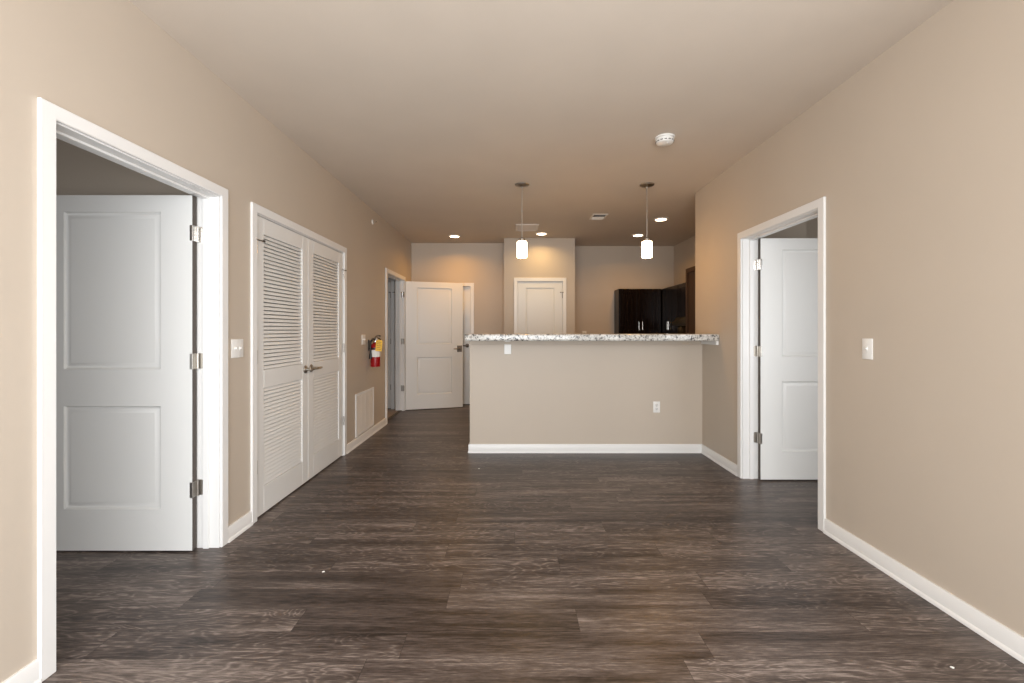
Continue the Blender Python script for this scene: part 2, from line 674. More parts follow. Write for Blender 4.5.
# ------------------------------------------------------------------ doors
def U(c0, wd, h, cw, top=None):
    o = wd / 2 + 0.005
    t = h + 0.005
    return [(c0 - o - cw, 0), (c0 - o, 0), (c0 - o, t), (c0 + o, t), (c0 + o, 0), (c0 + o + cw, 0), (c0 + o + cw, t + cw), (c0 - o - cw, t + cw)]


def door_frame(root, wd, h, thick, back=True, stop_y=None, cw=CW):
    """local: x along the wall, -y towards the room, origin on the floor under the opening's centre"""
    m = MW[root.name]
    bm = BM()
    prism(bm, U(0, wd, h, cw), m @ Matrix.Translation((0, -CT, 0)), CT, 0.003)
    obj('casing', bm, M['trim'], root)
    if back:
        bm = BM()
        prism(bm, U(0, wd, h, cw), m @ Matrix.Translation((0, thick, 0)), CT, 0.003)
        obj('casing', bm, M['trim'], root)
    bm = BM()
    for s in (-1, 1):
        box(bm, (s * wd / 2, 0, 0), (s * (wd / 2 + JT), thick, h + JT), 0.0015, m)
    box(bm, (-wd / 2, 0, h), (wd / 2, thick, h + JT), 0.0015, m)
    if stop_y is not None:
        y0, y1 = stop_y
        for s in (-1, 1):
            box(bm, (s * wd / 2, y0, 0), (s * (wd / 2 - 0.011), y1, h - 0.011), 0.002, m)
        box(bm, (-wd / 2, y0, h - 0.011), (wd / 2, y1, h), 0.002, m)
    obj('jamb', bm, M['trim'], root)


def ring_face(bm, y, sgn, rects):
    """nested rectangles (x0,x1,z0,z1,depth) on the face at y joined by quads; last one is filled"""
    rv = []
    for x0, x1, z0, z1, d in rects:
        rv.append([bm.verts.new((px, y - sgn * d, pz)) for px, pz in ((x0, z0), (x1, z0), (x1, z1), (x0, z1))])
    for a, b in zip(rv, rv[1:]):
        for k in range(4):
            bm.faces.new((a[k], a[(k + 1) % 4], b[(k + 1) % 4], b[k]))
    bm.faces.new(rv[-1])
    return rv[0]


def panel_slab(wd, h, t, panels, mtx, dark_edge=False):
    """moulded two-panel slab: X 0..wd, Y 0..t, Z 0..h"""
    bm = BM()
    for y, sg in ((0.0, -1), (t, 1)):
        zs = sorted({0.0, h, *[z for p in panels for z in p[2:]]})
        x0, x1 = panels[0][0], panels[0][1]
        for za, zb in zip(zs, zs[1:]):
            for xa, xb in ((0, x0), (x0, x1), (x1, wd)):
                hit = [p for p in panels if abs(p[2] - za) < 1e-6 and xa == x0 and xb == x1]
                if hit:
                    steps = [(0, 0), (0.004, 0.008), (0.011, 0.0125), (0.018, 0.0125), (0.036, 0.004), (0.040, 0.004)]
                    ring_face(bm, y, sg, [(xa + i, xb - i, za + i, zb - i, d) for i, d in steps])
                else:
                    bm.faces.new([bm.verts.new((px, y, pz)) for px, pz in ((xa, za), (xb, za), (xb, zb), (xa, zb))])
    bmesh.ops.remove_doubles(bm, verts=bm.verts[:], dist=1e-5)
    # edges of the slab
    def q(*ps):
        f = bm.faces.new([bm.verts.new(p) for p in ps])
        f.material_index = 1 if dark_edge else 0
    q((0, 0, 0), (0, t, 0), (0, t, h), (0, 0, h))
    q((wd, 0, 0), (wd, t, 0), (wd, t, h), (wd, 0, h))
    q((0, 0, h), (wd, 0, h), (wd, t, h), (0, t, h))
    q((0, 0, 0), (wd, 0, 0), (wd, t, 0), (0, t, 0))
    bmesh.ops.remove_doubles(bm, verts=bm.verts[:], dist=1e-5)
    bmesh.ops.transform(bm, matrix=mtx, verts=bm.verts[:])
    return bm


def std_panels(wd, stile):
    return [(stile, wd - stile, 0.235, 0.825), (stile, wd - stile, 1.035, 1.935)]


def hinge(parent, mtx, mat=None, h=0.09, lw=0.036):
    """a butt hinge seen flat: knuckle on local z axis, leaves along +-x, face towards -y"""
    bm = BM()
    tube(bm, [mtx @ Vector((0, 0, -h / 2)), mtx @ Vector((0, 0, h / 2))], 0.006, 10)
    for k in (-1, 1):
        pts = []
        r = 0.008
        x1 = lw * k
        pts = [(0, -h / 2), (x1 - k * r, -h / 2), (x1, -h / 2 + r), (x1, h / 2 - r), (x1 - k * r, h / 2), (0, h / 2)]
        prism(bm, pts, mtx @ Matrix.Translation((0, 0.001, 0)), 0.0025)
        for z in (-0.03, 0.0, 0.03):
            p = mtx @ Vector((k * lw * (0.55 if z else 0.75), 0.001, z))
            d = (mtx.to_3x3() @ Vector((0, -1, 0))).normalized()
            lathe(bm, [(0.0, 0.0015), (0.003, 0.0012), (0.0035, 0)], p, d, 8)
    return obj('hinge', bm, mat or M['nickel'], parent)


def lever(parent, mtx, sgn, mat=None, plate='round', length=0.105):
    """lever set: rosette on the local plane y=0, projecting to -y, lever running to sgn*x"""
    bm = BM()
    d = (mtx.to_3x3() @ Vector((0, -1, 0))).normalized()
    o = mtx @ Vector((0, 0, 0))
    if plate == 'round':
        lathe(bm, [(0, 0), (0.033, 0), (0.033, 0.004), (0.029, 0.009), (0.016, 0.011), (0.013, 0.013), (0.0115, 0.05), (0.0, 0.052)], o, d, 28)
    else:
        box(bm, (-0.04, -0.009, -0.052), (0.04, 0, 0.052), 0.003, mtx)
        lathe(bm, [(0.02, 0.008), (0.016, 0.012), (0.0125, 0.016), (0.0115, 0.05), (0.0, 0.052)], o, d, 24)
    tube(bm, [mtx @ Vector((-sgn * 0.010, -0.050, 0)), mtx @ Vector((0, -0.054, 0)), mtx @ Vector((sgn * 0.03, -0.056, 0)), mtx @ Vector((sgn * 0.075, -0.056, 0)), mtx @ Vector((sgn * length, -0.048, 0))],
         [0.0085, 0.0115, 0.010, 0.0085, 0.007], 14)
    return obj('lever_handle', bm, mat or M['nickel'], parent)


def pin_stop(parent, mtx, mat=None):
    """hinge-pin door stop: arm with a rubber tip"""
    bm = BM()
    lathe(bm, [(0, 0), (0.011, 0), (0.011, 0.006), (0, 0.006)], mtx @ Vector((0, 0, 0)), (0, 0, 1), 14)
    tube(bm, [mtx @ Vector((0, 0, 0.003)), mtx @ Vector((0.055, -0.012, 0.003))], 0.004, 8)
    tube(bm, [mtx @ Vector((0.055, -0.012, 0.003)), mtx @ Vector((0.068, -0.015, 0.003))], 0.008, 10)
    tube(bm, [mtx @ Vector((0, 0, 0.003)), mtx @ Vector((-0.028, -0.014, 0.003))], 0.006, 8)
    return obj('hinge_pin_stop', bm, mat or M['darkmetal'], parent)


HZ = (1.825, 1.09, 0.355)
SLAB_T = 0.035

# door_1: left room, slab open into the room, hinged on the far jamb
d1 = thing('door_1', (XL, D1[0], 0), R(90), 'white two panel door standing open into the room on the left, nearest the viewer', 'door', kind='structure')
door_frame(d1, D1[1], DH, T, True, (T - 0.075, T - 0.042))
far1 = D1[0] + D1[1] / 2
m = Matrix.Translation((-1.829 - 0.914, 2.513, 0.010))
s1 = obj('slab', panel_slab(0.914, 2.03, SLAB_T, std_panels(0.914, 0.18), m, True), [M['door'], M['edge']], d1)


def swung_hinge(parent, sx_, x_edge, y_face, y_jamb, z, mat):
    """hinge of a slab opened square to its jamb: leaf wrapped on the slab edge, knuckle, leaf on the jamb"""
    h = 0.089
    bm = BM()
    box(bm, (x_edge - sx_ * 0.014, y_face - 0.0022, z - h / 2), (x_edge + sx_ * 0.0015, y_face, z + h / 2), 0.0015)
    box(bm, (x_edge, y_face, z - h / 2), (x_edge + sx_ * 0.0018, y_face + SLAB_T, z + h / 2), 0.0006)
    tube(bm, [(x_edge + sx_ * 0.004, y_jamb - 0.011, z - h / 2), (x_edge + sx_ * 0.004, y_jamb - 0.011, z + h / 2)], 0.0062, 12)
    m_ = Matrix.Translation((x_edge + sx_ * 0.004, y_jamb - 0.0022, z))
    x1 = sx_ * 0.026
    prism(bm, [(-sx_ * 0.008, -h / 2), (x1 - sx_ * 0.008, -h / 2), (x1, -h / 2 + 0.008), (x1, h / 2 - 0.008), (x1 - sx_ * 0.008, h / 2), (-sx_ * 0.008, h / 2)], m_, 0.0022)
    for dz, dx in ((-0.030, 0.013), (0.030, 0.013), (0.010, 0.019), (-0.010, 0.019)):
        lathe(bm, [(0.0, 0.001), (0.003, 0.0008), (0.0035, 0)], m_ @ Vector((sx_ * dx, 0, dz)), (0, -1, 0), 8)
    return obj('hinge', bm, mat, parent)


for z in HZ:
    swung_hinge(d1, 1, -1.829, 2.513, far1, z, M['chrome'] if z > 1.5 else M['nickel'])

# door_6: right room, slab open into the room, hinged on the far jamb
d6 = thing('door_2', (XR, D6[0], 0), R(-90), 'white two panel door standing open into the room on the right', 'door', kind='structure')
door_frame(d6, D6[1], DH, T, True, (T - 0.075, T - 0.042))
far6 = D6[0] + D6[1] / 2
m = Matrix.Translation((2.087, 3.702, 0.012))
s6 = obj('slab', panel_slab(0.914, 2.03, SLAB_T, std_panels(0.914, 0.18), m, True), [M['door'], M['edge']], d6)
for z in HZ:
    swung_hinge(d6, -1, 2.087, 3.702, far6, z, M['chrome'] if z > 1.5 else M['nickel'])

# door_3: hall doorway, slab swung back into the hall
d3 = thing('door_3', (XL, D3[0], 0), R(90), 'white two panel door swung open across the end of the hall', 'door', kind='structure')
door_frame(d3, D3[1], DH, T, False, (0.042, 0.075))
ang = math.atan2(0.28, 0.888)
m3 = Matrix.Translation((-1.686, 6.937, 0.010)) @ Matrix.Rotation(ang, 4, 'Z')
s3 = obj('slab', panel_slab(0.914, 2.03, SLAB_T, std_panels(0.914, 0.18), m3), M['door'], d3)
lever(s3, m3 @ Matrix.Translation((0.914 - 0.055, 0, 0.955)), -1, M['darkmetal'], 'square')
lever(s3, m3 @ Matrix.Translation((0.914 - 0.07, SLAB_T, 0.955)) @ Matrix.Rotation(PI, 4, 'Z'), 1, M['darkmetal'])
far3 = D3[0] + D3[1] / 2
for z in HZ:
    hinge(d3, Matrix.Translation((XL - 0.018, far3 - 0.003, z)), M['chrome'] if z > 1.5 else M['nickel'], lw=0.03)

# door_4: entry door on the far wall behind it
d4 = thing('door_4', (E_C, YF, 0), 0, 'closed white entry door on the far wall, partly behind the open hall door', 'door', kind='structure')
door_frame(d4, E_W, E_H, 0.15, False, (0.075, 0.105))
m4 = Matrix.Translation((E_C - E_W / 2 + 0.003, YF + 0.035, 0.012))
bm = BM()
box(bm, (E_C - E_W / 2, YF + 0.01, 0), (E_C + E_W / 2, YF + 0.14, 0.012), 0.003)
obj('threshold', bm, M['rubber'], d4)  # sill added to stop sky light leaking under the slab
s4 = obj('slab', panel_slab(E_W - 0.006, E_H - 0.016, 0.04, [(0.15, E_W - 0.156, 0.235, 0.825), (0.15, E_W - 0.156, 1.035, 1.86)], m4), M['door'], d4)
lever(s4, Matrix.Translation((E_C + E_W / 2 - 0.055, YF + 0.035, 1.005)), -1, M['darkmetal'])

# door_5: pantry door
d5 = thing('door_5', (P_C, P_Y, 0), 0, 'closed white pantry door behind the bar, under the bright downlight', 'door', kind='structure')
door_frame(d5, P_W, DH, 0.12, False, (0.042, 0.075))
m5 = Matrix.Translation((P_C - P_W / 2 + 0.003, P_Y + 0.002, 0.012))
s5 = obj('slab', panel_slab(P_W - 0.006, 2.03, SLAB_T, std_panels(P_W - 0.006, 0.125), m5), M['door'], d5)
lever(s5, Matrix.Translation((P_C - P_W / 2 + 0.07, P_Y + 0.002, 0.96)), 1)
for z in HZ:
    hinge(d5, Matrix.Translation((P_C + P_W / 2, P_Y - 0.007, z)), lw=0.006)
pin_stop(d5, Matrix.Translation((P_C + P_W / 2, P_Y - 0.007, HZ[0] + 0.045)) @ Matrix.Rotation(PI, 4, 'Z') @ Matrix.Diagonal((0.55, -1, 1, 1)))

# door_7: door inside the small room beyond the hall doorway
d7 = thing('door_7', (bw_c, 7.05, 0), 0, 'white door glimpsed through the narrow doorway beside the fire extinguisher', 'door', kind='structure')
door_frame(d7, bw_w, DH, 0.1, False, (0.042, 0.075))
m7 = Matrix.Translation((bw_c - bw_w / 2 + 0.003, 7.052, 0.015))
s7 = obj('slab', panel_slab(bw_w - 0.006, 2.025, SLAB_T, std_panels(bw_w - 0.006, 0.15), m7), M['door'], d7)
for z in HZ:
    hinge(d7, Matrix.Translation((bw_c + bw_w / 2, 7.043, z)), lw=0.008)
pin_stop(d7, Matrix.Translation((bw_c + bw_w / 2, 7.043, HZ[0] + 0.045)) @ Matrix.Diagonal((1, 1, 1, 1)))


# door_8: the louvred closet pair
def louver_leaf(y0, y1, x_face):
    """leaf in the plane of the left wall between y0 and y1; face towards +x at x_face"""
    h, t = 2.03, 0.035
    st = 0.098
    z0 = 0.010
    zr = [(0.0, 0.185), (0.858, 0.985), (1.918, h)]
    fr = BM()
    box(fr, (x_face - t, y0, z0), (x_face, y0 + st, z0 + h), 0.0025)
    box(fr, (x_face - t, y1 - st, z0), (x_face, y1, z0 + h), 0.0025)
    for a, b in zr:
        box(fr, (x_face - t, y0 + st, z0 + a), (x_face, y1 - st, z0 + b), 0.0025)
    sl = []
    for a, b, n in ((0.185, 0.858, 25), (0.985, 1.918, 34)):
        bm_ = BM()
        p = (b - a) / n
        for k in range(n):
            zc = z0 + a + p * (k + 0.5)
            # slat face leans in towards its top; a narrow slit stays open between slats
            prof = [(0.0, -0.0112), (0.001, -0.0100), (0.001, -0.0075), (-0.008, 0.0105), (-0.010, 0.0112), (-0.028, 0.0112), (-0.028, -0.0112)]
            prof = [(x_face - 0.005 + u, zc + v * p / 0.0275) for u, v in prof]
            ra = [bm_.verts.new((u, y0 + st - 0.004, v)) for u, v in prof]
            rb = [bm_.verts.new((u, y1 - st + 0.004, v)) for u, v in prof]
            for i in range(len(prof)):
                j = (i + 1) % len(prof)
                bm_.faces.new((ra[i], ra[j], rb[j], rb[i]))
            bm_.faces.new(ra)
            bm_.faces.new(list(reversed(rb)))
        sl.append(bm_)
    return fr, sl


d8 = thing('door_8', (XL, D2[0], 0), R(90), 'pair of closed white louvred closet doors on the left wall', 'door', kind='structure')
door_frame(d8, D2[1], DH, T, False, (0.055, 0.08))
near8, far8, mid8 = D2[0] - D2[1] / 2, D2[0] + D2[1] / 2, D2[0]
XF = XL - 0.002
for (ya, yb, hy, ly) in ((near8 + 0.003, mid8 - 0.002, near8, mid8 - 0.052), (mid8 + 0.002, far8 - 0.003, far8, mid8 + 0.052)):
    fr, sl = louver_leaf(ya, yb, XF)
    lf = obj('leaf', fr, M['door'], d8)
    for b_ in sl:
        obj('louver_panel', b_, M['door'], lf)
    mm = Matrix.Translation((XF, ly, 0.945)) @ Matrix.Rotation(R(90), 4, 'Z')
    lever(lf, mm, 1)
    for z in HZ:
        hinge(d8, Matrix.Translation((XF + 0.009, hy, z)) @ Matrix.Rotation(R(90), 4, 'Z'), M['chrome'] if z > 1.5 else M['nickel'], lw=0.010)
    sg = 1 if hy == near8 else -1
    pin_stop(d8, Matrix.Translation((XF + 0.009, hy, HZ[0] + 0.045)) @ Matrix.Rotation(R(90), 4, 'Z') @ Matrix.Diagonal((sg, 1, 1, 1)))

# ------------------------------------------------------------------ bar top and its supports
bm = BM()
CT_Y0, CT_Y1 = 4.175, 4.95
box(bm, (-0.456, CT_Y0, BAR_TOP), (XR, CT_Y1, 1.231), 0.014, seg=4)
o = obj('bar_countertop', bm, M['granite'])
tag(o, 'speckled white and black granite bar top on the low wall', 'countertop')
bm = BM()
box(bm, (BAR_X0 - 0.006, BAR_Y0 - 0.018, 1.122), (XR, BAR_Y0, BAR_TOP), 0.003)
struct('trim_bar', bm, M['wall'], 'thin ledge strip under the granite bar top', 'trim')  # white strip in wall tone: shade under the bar top put into its colour
bm = BM()
box(bm, (XR - 0.021, CT_Y0 + 0.02, 1.126), (XR, BAR_Y0 - 0.018, BAR_TOP), 0.002)
struct('trim_cleat', bm, M['trim'], 'white cleat on the right wall holding the end of the bar top', 'trim')
bk = thing('counter_bracket', (-0.049, BAR_Y0, 1.02), 0, 'small white bracket under the left part of the granite bar top', 'bracket')
bm = BM()
box(bm, (-0.085, BAR_Y0 - 0.02, 1.02), (-0.013, BAR_Y0, 1.122), 0.003)
obj('wall_leg', bm, M['plate'], bk)
bm = BM()
box(bm, (-0.078, BAR_Y0 - 0.19, BAR_TOP - 0.012), (-0.02, BAR_Y0 - 0.018, BAR_TOP), 0.002)
obj('support_arm', bm, M['plate'], bk)


# ------------------------------------------------------------------ switches and outlets
def plate_bm(mtx, wd, h, d=0.006):
    bm = BM()
    box(bm, (-wd / 2, -d, -h / 2), (wd / 2, 0, h / 2), 0.003, mtx, 2)
    return bm


def switch(name, mtx, gangs, label, rz):
    loc = mtx.translation.copy()
    t = thing(name, loc, rz, label, 'light switch')
    wd = 0.070 + 0.046 * (gangs - 1)
    obj('cover_plate', plate_bm(mtx, wd, 0.115), M['plate'], t)
    for g in range(gangs):
        cx = (g - (gangs - 1) / 2) * 0.046
        bm = BM()
        box(bm, (cx - 0.007, -0.0075, -0.014), (cx + 0.007, -0.005, 0.014), 0.001, mtx)
        prism(bm, [(-0.005, -0.004), (0.005, -0.004), (0.004, 0.006), (-0.004, 0.006)], mtx @ Matrix.Translation((cx, -0.017, 0.003)) @ Matrix.Rotation(R(-25), 4, 'X'), 0.012, 0.001)
        obj('toggle', bm, M['plate'], t)
        for z in (-0.030, 0.030):
            bm = BM()
            lathe(bm, [(0, 0.0008), (0.0025, 0.0006), (0.003, 0)], mtx @ Vector((cx, -0.006, z)), (mtx.to_3x3() @ Vector((0, -1, 0))), 10)
            obj('screw', bm, M['plate'], t)
    return t


def wm(x, y, z, rz):
    return Matrix.Translation((x, y, z)) @ Matrix.Rotation(R(rz), 4, 'Z')


switch('light_switch', wm(XL, 2.730, 1.156, 90), 2, 'white double toggle light switch on the left wall between the two nearest doors', R(90))
switch('light_switch', wm(XL, 5.045, 1.160, 90), 2, 'white light switch on the left wall just before the fire extinguisher', R(90))
switch('light_switch', wm(XR, 2.432, 1.166, -90), 1, 'white single toggle light switch on the right wall', R(-90))
switch('light_switch', wm(-0.462, YF, 1.158, 0), 2, 'white light switch plate on the far hall wall peeping over the bar', 0)


def outlet(mtx, label, rz):
    t = thing('wall_outlet', mtx.translation.copy(), rz, label, 'outlet')
    obj('cover_plate', plate_bm(mtx, 0.070, 0.115), M['plate'], t)
    for z in (-0.0195, 0.0195):
        bm = BM()
        lathe(bm, [(0, 0.0018), (0.0155, 0.0018), (0.0168, 0.0005), (0.0168, -0.001)], mtx @ Vector((0, -0.006, z)), (mtx.to_3x3() @ Vector((0, -1, 0))), 20)
        r_ = obj('receptacle', bm, M['white'], t)
        bm = BM()
        for x in (-0.006, 0.006):
            box(bm, (x - 0.0012, -0.0086, z - 0.001), (x + 0.0012, -0.0075, z + 0.008), 0, mtx)
        lathe(bm, [(0, 0.001), (0.0028, 0.001), (0.0028, 0)], mtx @ Vector((0, -0.0076, z - 0.008)), (mtx.to_3x3() @ Vector((0, -1, 0))), 10)
        obj('slots', bm, M['black'], r_)
    return t


outlet(wm(1.491, BAR_Y0, 0.473, 0), 'white wall outlet low on the front of the bar', 0)
outlet(wm(1.262, YK, 1.195, 0), 'white wall outlet on the kitchen wall just left of the dark cabinets', 0)

# return air grille on the left wall
gt = thing('return_air_grille', (XL, 5.092, 0.335), R(90), 'large white return air grille low on the left wall', 'vent')
gm = wm(XL, 5.092, 0.335, 90)
gw, gh = 0.617, 0.472
bm = BM()
fw = 0.026
for a, b in (((-gw / 2, -gh / 2), (-gw / 2 + fw, gh / 2)), ((gw / 2 - fw, -gh / 2), (gw / 2, gh / 2)), ((-gw / 2 + fw, gh / 2 - fw), (gw / 2 - fw, gh / 2)), ((-gw / 2 + fw, -gh / 2), (gw / 2 - fw, -gh / 2 + fw))):
    box(bm, (a[0], -0.011, a[1]), (b[0], 0, b[1]), 0.003, gm)
obj('frame', bm, M['trim'], gt)
bm = BM()
box(bm, (-gw / 2 + fw, -0.002, -gh / 2 + fw), (gw / 2 - fw, -0.0005, gh / 2 - fw), 0, gm)
obj('backing', bm, M['rubber'], gt)
bm = BM()
n = 32
ih = gh - 2 * fw
for k in range(n):
    z = -gh / 2 + fw + ih * (k + 0.5) / n
    box(bm, (-gw / 2 + fw - 0.002, -0.0008, -0.0062), (gw / 2 - fw + 0.002, 0.0008, 0.0062), 0, gm @ Matrix.Translation((0, -0.0065, z)) @ Matrix.Rotation(R(-32), 4, 'X'))
obj('louvers', bm, M['grille'], gt)
bm = BM()
for k in range(1, 4):
    x = -gw / 2 + fw + (gw - 2 * fw) * k / 4
    box(bm, (x - 0.002, -0.0085, -gh / 2 + fw), (x + 0.002, -0.002, gh / 2 - fw), 0, gm)
obj('divider_bars', bm, M['grille'], gt)

# ------------------------------------------------------------------ fire extinguisher
EX, EY, EZ = -1.628, 5.225, 0.835
fe = thing('fire_extinguisher', (EX, EY, EZ), 0, 'red fire extinguisher with a yellow tag hung on the left wall', 'fire extinguisher')
bm = BM()
lathe(bm, [(0, 0.006), (0.045, 0.006), (0.050, 0.0), (0.055, 0.002), (0.0565, 0.012), (0.0565, 0.225), (0.053, 0.246), (0.043, 0.266), (0.028, 0.279), (0.019, 0.285), (0.019, 0.297), (0, 0.297)], (EX, EY, EZ), n=40)
obj('cylinder', bm, M['red'], fe)
bm = BM()
# paper label wrapped round the front of the cylinder
rr = 0.0572
a0, a1 = R(-135), R(35)
k_n = 22
v0 = [bm.verts.new((EX + rr * math.cos(a0 + (a1 - a0) * k / k_n), EY + rr * math.sin(a0 + (a1 - a0) * k / k_n), EZ + 0.118)) for k in range(k_n + 1)]
v1 = [bm.verts.new((v.co.x, v.co.y, EZ + 0.200)) for v in v0]
for k in range(k_n):
    bm.faces.new((v0[k], v0[k + 1], v1[k + 1], v1[k]))
obj('paper_label', bm, M['white'], fe)
bm = BM()
lathe(bm, [(0.0168, 0.292), (0.021, 0.292), (0.021, 0.306), (0.015, 0.310), (0.015, 0.335), (0.0, 0.337)], (EX, EY, EZ), n=24)
box(bm, (EX - 0.013, EY - 0.026, EZ + 0.312), (EX + 0.013, EY + 0.026, EZ + 0.334), 0.004)
obj('valve', bm, M['steel'], fe)
bm = BM()
tube(bm, [(EX, EY - 0.02, EZ + 0.334), (EX + 0.02, EY + 0.02, EZ + 0.340), (EX + 0.03, EY + 0.085, EZ + 0.322), (EX + 0.03, EY + 0.10, EZ + 0.312)], 0.009, 10, flat=0.45)
tube(bm, [(EX, EY - 0.025, EZ + 0.342), (EX + 0.01, EY + 0.0, EZ + 0.362), (EX + 0.03, EY + 0.06, EZ + 0.366), (EX + 0.03, EY + 0.09, EZ + 0.360)], 0.009, 10, flat=0.45)
obj('squeeze_handle', bm, M['black'], fe)
bm = BM()
lathe(bm, [(0.0, 0.0), (0.014, 0.0), (0.014, 0.008), (0.012, 0.010), (0, 0.010)], (EX + 0.012, EY - 0.008, EZ + 0.322), (0.8, -0.6, 0), 18)
obj('pressure_gauge', bm, M['white'], fe)
bm = BM()
hx, hy = EX - 0.040, EY - 0.056
hose = [(EX, EY - 0.02, EZ + 0.322), (EX - 0.012, EY - 0.046, EZ + 0.330), (hx + 0.006, hy - 0.004, EZ + 0.305), (hx, hy - 0.004, EZ + 0.255), (hx, hy, EZ + 0.200), (hx, hy, EZ + 0.160)]
tube(bm, hose, 0.010, 12)
tube(bm, [(hx, hy, EZ + 0.162), (hx, hy, EZ + 0.140), (hx, hy, EZ + 0.095)], [0.0115, 0.015, 0.018], 14)
obj('hose', bm, M['black'], fe)
bm = BM()
lathe(bm, [(0.0575, 0.205), (0.0595, 0.205), (0.0595, 0.225), (0.0575, 0.225)], (EX, EY, EZ), n=36)
box(bm, (XL, EY - 0.015, EZ + 0.19), (XL + 0.006, EY + 0.022, EZ + 0.32), 0.001)
box(bm, (XL + 0.004, EY - 0.015, EZ + 0.207), (EX - 0.055, EY + 0.015, EZ + 0.222), 0.001)
box(bm, (XL + 0.004, EY - 0.010, EZ + 0.300), (EX - 0.010, EY + 0.010, EZ + 0.306), 0.001)
obj('wall_bracket', bm, M['black'], fe)
bm = BM()
tm = Matrix.Translation((EX + 0.057, EY - 0.047, EZ + 0.252)) @ Matrix.Rotation(R(20), 4, 'Z') @ Matrix.Rotation(R(5), 4, 'Y')
prism(bm, [(-0.036, -0.066), (0.036, -0.066), (0.036, 0.050), (0.025, 0.066), (-0.025, 0.066), (-0.036, 0.050)], tm, 0.0012)
tube(bm, [tm @ Vector((0, 0.0006, 0.07)), (EX + 0.03, EY - 0.025, EZ + 0.335), (EX + 0.005, EY, EZ + 0.338)], 0.0015, 6)
tg = obj('inspection_tag', bm, M['yellow'], fe)
bm = BM()
for k in range(5):
    z = 0.040 - k * 0.021
    box(bm, (-0.026, -0.0006, z - 0.0018), (0.026 - 0.010 * (k % 2), -0.0002, z + 0.0018), 0, tm)
obj('printed_lines', bm, M['walnut'], tg)

# sidewall sprinkler
sp = thing('fire_sprinkler', (XL, 5.37, 2.588), R(90), 'small chrome sidewall sprinkler high on the left wall', 'sprinkler')
bm = BM()
lathe(bm, [(0, 0), (0.030, 0), (0.030, 0.003), (0.020, 0.010), (0.014, 0.012), (0, 0.012)], (XL, 5.37, 2.588), (1, 0, 0), 26)
obj('escutcheon', bm, M['plate'], sp)
bm = BM()
lathe(bm, [(0.009, 0.010), (0.009, 0.025), (0.006, 0.028), (0.004, 0.05), (0, 0.052)], (XL, 5.37, 2.588), (1, 0, 0), 16)
for s in (-1, 1):
    tube(bm, [(XL + 0.022, 5.37 + s * 0.008, 2.588), (XL + 0.035, 5.37 + s * 0.016, 2.588), (XL + 0.052, 5.37, 2.588)], 0.0025, 8)
obj('sprinkler_body', bm, M['chrome'], sp)
bm = BM()
box(bm, (XL + 0.050, 5.37 - 0.016, 2.580), (XL + 0.0525, 5.37 + 0.016, 2.598), 0.0008)
box(bm, (XL + 0.035, 5.37 - 0.016, 2.596), (XL + 0.0525, 5.37 + 0.016, 2.598), 0.0008)
obj('deflector', bm, M['chrome'], sp)

# ------------------------------------------------------------------ ceiling fittings
PX1, PX2, PY = 0.096, 1.358, 4.445


def make_pendant(x, y, label):
    t = thing('pendant_light', (x, y, H), 0, label, 'pendant light', 'pendant lights over the bar')
    bm = BM()
    lathe(bm, [(0, 0), (0.072, 0), (0.073, -0.004), (0.068, -0.012), (0.035, -0.022), (0.012, -0.027), (0.009, -0.034), (0, -0.035)], (x, y, H), n=40)
    obj('canopy', bm, M['nickel'], t)
    bm = BM()
    tube(bm, [(x, y, H - 0.03), (x, y, 2.20)], 0.0055, 12)
    for z in (2.47, 2.70):
        lathe(bm, [(0.0055, -0.012), (0.0085, -0.010), (0.0085, 0.010), (0.0055, 0.012)], (x, y, z), n=14)
    obj('stem', bm, M['steel'], t)
    bm = BM()
    lathe(bm, [(0, 0.030), (0.010, 0.030), (0.014, 0.022), (0.030, 0.016), (0.031, 0.0), (0.030, -0.012), (0, -0.012)], (x, y, 2.176), n=28)
    obj('socket_cap', bm, M['nickel'], t)
    bm = BM()
    lathe(bm, [(0.0, 2.166), (0.042, 2.166), (0.049, 2.162), (0.052, 2.153), (0.052, 2.006), (0.049, 2.001), (0.044, 2.001), (0.042, 2.012), (0, 2.014)], (x, y, 0), n=40)
    obj('glass_shade', bm, M['glass'], t)
    return t


pend = make_pendant(PX1, PY, 'lit cylinder pendant over the left part of the bar, before the pantry door')
dup(pend, (PX2, PY, H), 'lit cylinder pendant over the right part of the bar, before the dark cabinets')

for px_ in (PX1, PX2):           # the bulb at the open foot of each shade
    pl = bpy.data.lights.new('pendant_bulb', 'POINT')
    pl.energy = PENDANT_W
    pl.color = WARM
    pl.shadow_soft_size = 0.035
    po = bpy.data.objects.new('pendant_bulb', pl)
    po.location = (px_, PY, 1.962)
    col.objects.link(po)

